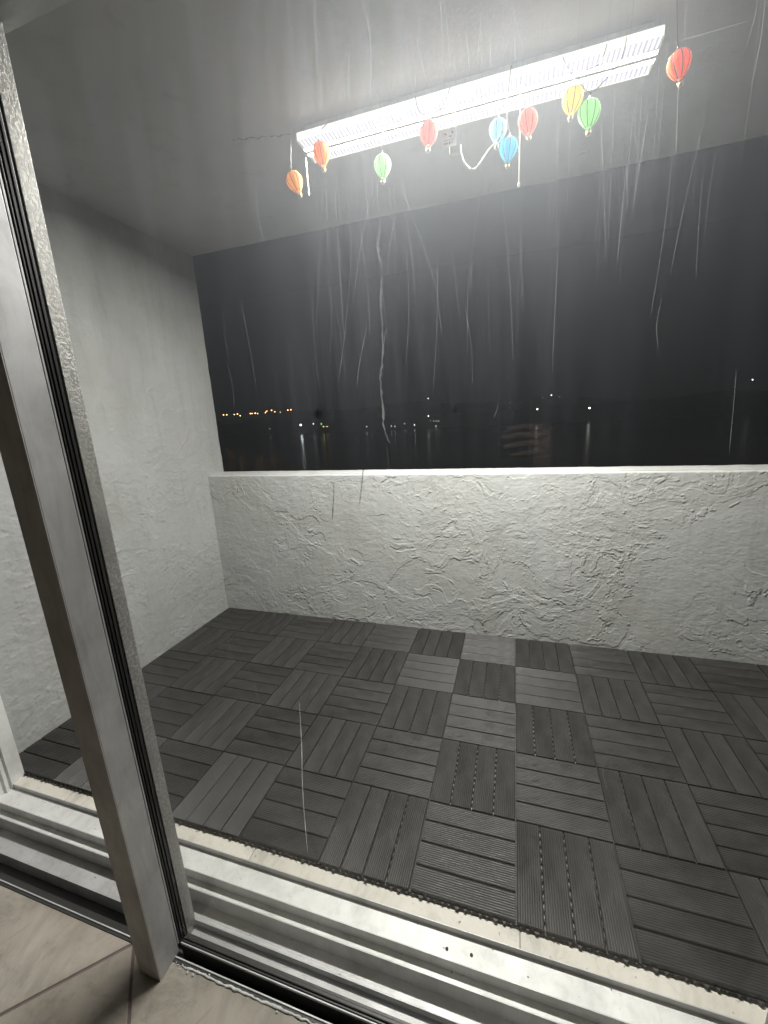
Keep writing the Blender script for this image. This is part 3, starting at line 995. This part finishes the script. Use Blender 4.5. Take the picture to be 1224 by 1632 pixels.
# ------------------------------------------------------------------ ceiling light
def light_fixture():
    x0, x1 = -.845, .367
    t = thing('ceiling_light', 'long twin fluorescent ceiling light glowing white above the balcony', 'light', (x0, .875, CZ - .03))
    def P(name, bm, m, parent=t):
        return part(name, bm, m, parent, local=False)
    P('housing', B(x0 + .004, x1 - .004, .8695, .8855, 2.430, CZ - .004), M['sill2'])
    P('housing', B(x0 + .002, x1 - .002, .8000, .9555, 2.4376, 2.4392), M['white'])
    P('housing', B(x0 + .02, x1 - .02, .832, .930, 2.4394, CZ - .0042), M['white'])
    # strip A (nearer the door) : prismatic lens then bright tube
    for name, a, b, dx, dim in (('A', .803, .8518, 0, 0), ('B', .9032, .953, 0, 1)):
        # real ribs across the lens
        bm = bmesh.new()
        n = 121
        zt, zb = 2.4374, 2.4145
        for k in range(n):
            xa = x0 + .003 + (x1 - x0 - .006) * k / n
            xb = x0 + .003 + (x1 - x0 - .006) * (k + 1) / n
            xm = (xa + xb) / 2
            vs = [bm.verts.new(p) for p in ((xa, a, zb + .002), (xm, a, zb), (xb, a, zb + .002), (xb, b, zb + .002), (xm, b, zb), (xa, b, zb + .002))]
            bm.faces.new((vs[0], vs[1], vs[4], vs[5])); bm.faces.new((vs[1], vs[2], vs[3], vs[4]))
        o = P('prismatic_lens', bm, M['prism'])
        edge = (a - .0028, a - .0004) if not dim else (b + .0004, b + .0024)
        P('lens_edge', B(x0, x1, edge[0], edge[1], zb - .001, zt), M['lensdim'])
    for a, b in ((.8525, .8685), (.8865, .9025)):
        bm = B(x0 + .001, x1 - .001, a + .0007, b - .0007, 2.4125, 2.4368)
        box(bm, x0 + .001, x1 - .001, a - .0002, a + .0006, 2.4106, 2.4300)
        box(bm, x0 + .001, x1 - .001, b - .0006, b + .0002, 2.4106, 2.4300)
        P('tube_lens', bm, M['white'])
        bm = bmesh.new()
        vs = [bm.verts.new(p) for p in ((x0 + .002, a + .0008, 2.4122), (x0 + .002, b - .0008, 2.4122), (x1 - .002, b - .0008, 2.4122), (x1 - .002, a + .0008, 2.4122))]
        bm.faces.new(vs)
        P('glowing_face', bm, M['lens'])
    for xe in (x0 - .004, x1 + .0005):
        for a, b in ((.8002, .8690), (.8860, .9555)):
            P('end_cap', B(xe, xe + .0035, a, b, 2.411, 2.4365, bev=.0008), M['white'])
    for (x, y, z, zb) in ((-.0318, .762, 2.29, 2.098), (-.8610, .90, 2.409, 2.288)):
        bm = bmesh.new()
        tube(bm, [(x, y if y > .8 else .80, z if y > .8 else 2.43), (x, y if y > .8 else .765, (z + zb) / 2 + .03), (x, y, zb)], .0016, 6)
        o = P('pull_cord', bm, M['cord'])
        bm = bmesh.new()
        tube(bm, [(x, y, zb + .001), (x, y, zb - .004), (x, y, zb - .012)], [.0022, .0042, .0030], 8)
        P('cord_bob', bm, M['cord'])

# ------------------------------------------------------------------ balloon lanterns
def lantern_meshes():
    prof = [(0.004, .0), (.012, -.0015), (.0205, -.008), (.0255, -.018), (.0268, -.028), (.0245, -.040), (.0195, -.051), (.0130, -.061), (.0078, -.067)]
    seg = 64
    bm = bmesh.new()
    rings = []
    pr = []
    for i in range(len(prof) - 1):
        for k in range(3):
            tt = k / 3
            pr.append((prof[i][0] * (1 - tt) + prof[i + 1][0] * tt, prof[i][1] * (1 - tt) + prof[i + 1][1] * tt))
    pr.append(prof[-1])
    for r, z in pr:
        ring = []
        for k in range(seg):
            a = 2 * math.pi * k / seg
            lobe = 1 - .10 * (abs(math.cos(a * 4)) ** 6) * min(1, r / .01)
            ring.append(bm.verts.new((r * lobe * math.cos(a), r * lobe * math.sin(a), z)))
        rings.append(ring)
    for q, w in zip(rings, rings[1:]):
        for k in range(seg):
            bm.faces.new((q[k], w[k], w[(k + 1) % seg], q[(k + 1) % seg]))
    bm.faces.new(rings[0])
    env = bm
    bmr = bmesh.new()
    for k in range(8):
        a = 2 * math.pi * k / 8
        if k % 1 == 0:
            tube(bmr, [(r * .915 * math.cos(a) * 1.02, r * .915 * math.sin(a) * 1.02, z) for r, z in pr[::3]], .0011, 4)
    bmb = bmesh.new()
    bmesh.ops.create_cone(bmb, cap_ends=True, segments=12, radius1=.0052, radius2=.0066, depth=.0085, matrix=Matrix.Translation((0, 0, -.0795)))
    for k in range(4):
        a = math.pi / 4 + math.pi / 2 * k
        tube(bmb, [(.0072 * math.cos(a), .0072 * math.sin(a), -.0665), (.006 * math.cos(a), .006 * math.sin(a), -.0760)], .0006, 4)
    bmc = bmesh.new()
    tube(bmc, [(0, 0, -.001), (0, 0, .004), (0, 0, .0045), (0, 0, .011)], [.0045, .0045, .0022, .0018], 8)
    return env, bmr, bmb, bmc

def lanterns():
    env, bmr, bmb, bmc = lantern_meshes()
    ribm = mat_plain('lantern_wire', (.05, .045, .04), .5)
    mats = dict(orange=(1.0, .40, .06), amber=(.95, .55, .18), mint=(.55, .85, .50), red=(.95, .22, .14), pale_blue=(.45, .75, .85),
                blue=(.10, .62, .80), coral=(1.0, .33, .24), yellow=(.95, .80, .12), green=(.45, .85, .35), scarlet=(1.0, .22, .06))
    base = {}
    def meshes(col):
        me = bpy.data.meshes.new('envelope'); env.to_mesh(me); me.materials.append(mat_paper(col + '_silk', mats[col])); me.shade_smooth()
        return me
    def cm(bm, n, m):
        me = bpy.data.meshes.new(n); bm.to_mesh(me); me.materials.append(m); me.shade_smooth(); return me
    rm, bk, cp = cm(bmr, 'ribs', ribm), cm(bmb, 'basket', M['basket']), cm(bmc, 'cap', M['wire'])
    Y = .72
    data = [(-.840, 2.268, 'amber', 1.0, (.10, .32), 'amber balloon lantern hanging farthest left, clear of the light'),
            (-.719, 2.339, 'orange', 1.05, (.05, .10), 'deep orange balloon lantern over the left end of the light'),
            (-.487, 2.254, 'mint', 1.0, (.05, .0), 'pale mint green balloon lantern alone below the light'),
            (-.319, 2.307, 'red', 1.02, (0, -.10), 'pinkish red balloon lantern left of the paper tag'),
            (-.096, 2.268, 'pale_blue', .92, (.1, .05), 'pale blue balloon lantern touching a brighter blue one'),
            (-.063, 2.214, 'blue', .95, (.05, .12), 'bright blue balloon lantern, the lowest of all'),
            (-.011, 2.269, 'coral', 1.0, (-.04, -.10), 'coral balloon lantern just right of the two blue ones'),
            (.121, 2.299, 'yellow', 1.0, (.06, .06), 'yellow balloon lantern under the crossed wires'),
            (.166, 2.257, 'green', 1.05, (0, -.02), 'lime green balloon lantern close right of the yellow one'),
            (.385, 2.314, 'scarlet', .98, (-.06, -.18), 'scarlet balloon lantern farthest right past the end of the light')]
    G = 'balloon lanterns strung below the ceiling light'
    for i, (x, z, c, s, (rx, ry), lab) in enumerate(data):
        t = thing('balloon_lantern', lab, 'lantern', (x, Y + .004 * ((i % 3) - 1), z), G)
        t.rotation_euler = (rx, -ry, .35 * i)
        t.scale = (s * 1.12, s * 1.12, s * 1.02)
        link(bpy.data.objects.new('envelope', meshes(c)), t)
        link(bpy.data.objects.new('ribs', rm), t)
        link(bpy.data.objects.new('basket', bk), t)
        link(bpy.data.objects.new('cap', cp), t)
    # the wire they hang on
    w = thing('lantern_wire', 'dark twisted wire looping the lanterns to the ceiling light', 'wire', (0, .72, 2.4))
    runs = [
        [(-.319, .72, 2.316), (-.3189, .722, 2.3211), (-.3559, .735, 2.3574), (-.375, .780, 2.425), (-.38, .812, 2.446)],
        [(-.3189, .722, 2.3211), (-.2745, .735, 2.3504), (-.255, .775, 2.425), (-.25, .812, 2.446)],
        [(-.719, .72, 2.349), (-.7195, .74, 2.385), (-.72, .812, 2.446)],
        [(-.063, .72, 2.225), (-.0700, .722, 2.255), (-.0668, .735, 2.3484), (-.062, .775, 2.43), (-.06, .812, 2.446)],
        [(.121, .72, 2.310), (.1284, .72, 2.3252), (.1875, .735, 2.3466), (.22, .812, 2.446)],
        [(.1462, .72, 2.3101), (.132, .722, 2.3213), (.1067, .735, 2.3491), (.09, .812, 2.446)],
        [(.249, .745, 2.3484), (.2348, .728, 2.3225), (.2009, .72, 2.292), (.1736, .72, 2.2741), (.151, .72, 2.2842), (.1322, .722, 2.3166)],
        [(.249, .745, 2.3484), (.262, .775, 2.40), (.27, .812, 2.446)],
        [(.166, .72, 2.268), (.170, .72, 2.2745)],
        [(-.38, .822, 2.444), (-.56, .822, 2.444), (-.72, .822, 2.444)],
        [(-.25, .822, 2.444), (-.06, .822, 2.444), (.09, .822, 2.444), (.27, .822, 2.444)],
    ]
    bm = bmesh.new()
    for r in runs:
        tube(bm, smooth_path(r, 5), .0017, 6)
    part('wire_run', bm, M['wire'], w, local=False)
    bm = bmesh.new()
    for r in [[(-.840, .72, 2.279), (-.842, .73, 2.33), (-.85, .78, CZ - .001)], [(-.487, .72, 2.265), (-.488, .73, 2.30), (-.49, .797, 2.42)],
              [(-.096, .72, 2.278), (-.10, .73, 2.31), (-.105, .797, 2.42)], [(-.011, .72, 2.280), (-.012, .74, 2.32), (-.014, .797, 2.42)],
              [(.385, .72, 2.325), (.383, .73, 2.36), (.38, .76, CZ - .001)]]:
        tube(bm, smooth_path(r, 5), .0006, 5)
        part('clear_thread', bm, M['wire'], w, local=False)
        bm = bmesh.new()
    bm.free()
    # plug pack, tag and cream lead
    t = thing('lead_cord', 'short cream lead sagging from the battery box to the blue lanterns', 'cord', (-.21, .72, 2.2))
    rs = random.Random(2)
    a, b = [], []
    pts = smooth_path([(-.2151, .72, 2.2101), (-0.2151, .72, 2.2001), (-0.2051, .72, 2.1732), (-0.1847, .72, 2.1495), (-0.1644, .72, 2.1507), (-0.1344, .719, 2.1814), (-0.0857, .690, 2.2105), (-.0857, .685, 2.216)], 8)
    bm = bmesh.new()
    for ph in (0, math.pi):
        tube(bm, [p + Vector((math.cos(i * .9 + ph), .6 * math.sin(i * .9 + ph), math.sin(i * .9 + ph))) * .0017 for i, p in enumerate(pts)], .0015, 6)
    part('twisted_lead', bm, M['cream'], t, local=False)
    t = thing('battery_box', 'small cream battery box hanging under the paper tag', 'battery box', (-.232, .72, 2.2))
    part('case', B(-.2515, -.2150, .712, .730, 2.1995, 2.2225, bev=.002), M['cream'], t, local=False)
    part('switch', B(-.240, -.230, .7095, .7118, 2.206, 2.212, bev=.0006), M['white'], t, local=False)
    bm = bmesh.new()
    tube(bm, [(-.234, .724, 2.2226), (-.236, .735, 2.28), (-.24, .79, 2.40), (-.24, .80, 2.44)], .0007, 5)
    part('thread', bm, M['cream'], t, local=False)
    t = thing('paper_tag', 'square cream paper tag printed with small dark marks', 'tag', (-.254, .718, 2.25))
    part('card', B(-.2782, -.2312, .7175, .7183, 2.2262, 2.2722), M['cream'], t, local=False)
    ink = mat_plain('grey_print', (.20, .19, .17), .8)
    bm = bmesh.new()
    def mark(u, v, w_, h_):
        x = -.2782 + u * .047; z = 2.2722 - v * .046
        box(bm, x, x + w_ * .047, .7168, .7174, z - h_ * .046, z)
    for u, v, w_, h_ in ((.18, .16, .10, .06), (.24, .22, .10, .06), (.68, .12, .10, .07), (.74, .19, .09, .06), (.50, .36, .08, .05), (.56, .42, .12, .06), (.62, .36, .07, .05),
                         (.12, .60, .74, .03), (.14, .72, .05, .16), (.24, .72, .03, .16), (.30, .72, .07, .16), (.41, .72, .04, .16), (.50, .72, .07, .16), (.62, .72, .03, .16), (.70, .72, .06, .10)):
        mark(u, v, w_, h_)
    part('printed_marks', bm, ink, t, local=False)
    bm = bmesh.new()
    tube(bm, [(-.255, .719, 2.2715), (-.255, .735, 2.31), (-.255, .797, 2.43)], .0006, 5)
    part('thread', bm, M['cream'], t, local=False)

# ------------------------------------------------------------------ photographer's hand and phone (seen only as a reflection)
def photographer():
    t = thing('hand', "photographer's hand wrapped round a dark phone, faint reflection in the glass", 'hand', (.03, -.90, 1.20))
    def skin_chain(name, pts, radii, edges=None, sub=2, parent=None):
        me = bpy.data.meshes.new(name)
        edges = edges or [(i, i + 1) for i in range(len(pts) - 1)]
        me.from_pydata([tuple(Vector(p) - t.location) for p in pts], edges, [])
        o = bpy.data.objects.new(name, me)
        link(o, t)
        md = o.modifiers.new('skin', 'SKIN')
        for i, v in enumerate(me.skin_vertices[0].data):
            v.radius = (radii[i], radii[i])
            v.use_root = (i == 0)
        s = o.modifiers.new('sub', 'SUBSURF'); s.levels = sub; s.render_levels = sub
        me.materials.append(M['skin'])
        return o
    # palm beside the phone, forearm running down and back
    pts = [(.10, -1.00, .98), (.085, -.955, 1.12), (.062, -.925, 1.185), (.050, -.905, 1.235), (.048, -.900, 1.275), (.046, -.900, 1.300)]
    rad = [.042, .034, .026, .030, .031, .022]
    edges = [(i, i + 1) for i in range(5)]
    def finger(root, a, b, c, r):
        i = len(pts)
        pts.extend([a, b, c]); rad.extend([r, r * .92, r * .78])
        edges.extend([(root, i), (i, i + 1), (i + 1, i + 2)])
    finger(5, (.036, -.874, 1.318), (-.010, -.866, 1.322), (-.050, -.868, 1.316), .0088)
    finger(5, (.040, -.872, 1.298), (-.016, -.862, 1.300), (-.064, -.865, 1.292), .0092)
    finger(4, (.040, -.872, 1.276), (-.014, -.862, 1.276), (-.060, -.865, 1.266), .0090)
    finger(3, (.038, -.874, 1.254), (-.006, -.866, 1.250), (-.040, -.868, 1.242), .0080)
    finger(3, (.030, -.925, 1.262), (.020, -.936, 1.295), (.005, -.936, 1.320), .0105)
    skin_chain('hand_and_forearm', pts, rad, edges)
    p = thing('phone', 'dark phone held upright behind the fingers', 'phone', (-.03, -.895, 1.30))
    part('phone_body', B(-.068, .008, -.893, -.8845, 1.235, 1.388, bev=.003), M['phone'], p, local=False)

def room():
    t = mat_plain('warm_room_paint', (.38, .365, .34), .7, sc_=3, bmp=.05)
    r = thing('room_walls', 'cream painted room walls and ceiling indoors', None, (0, 0, 0), kind='structure')
    part('room_ceiling', B(-3.2, 2.4, -3.2, -.452, CZ + .002, CZ + .2), t, r)
    part('back_wall', B(-3.2, 2.4, -3.3, -3.202, -.1, CZ), t, r)
    part('side_wall', B(-3.3, -3.202, -3.2, -.42, -.1, CZ), t, r)
    part('side_wall', B(2.402, 2.5, -3.2, -.42, -.1, CZ), t, r)
    part('door_wall', B(-3.2, -2.102, -.46, -.4205, -.1, CZ), t, r)
    part('door_wall', B(2.002, 2.4, -.46, -.4205, -.1, CZ), t, r)

far(); far_lamps(); room()
parapet(); left_wall(); ceiling()
patio(); deck(); litter(); indoor()
door_frame(); caulk(); glass_panel()
light_fixture(); lanterns(); photographer()
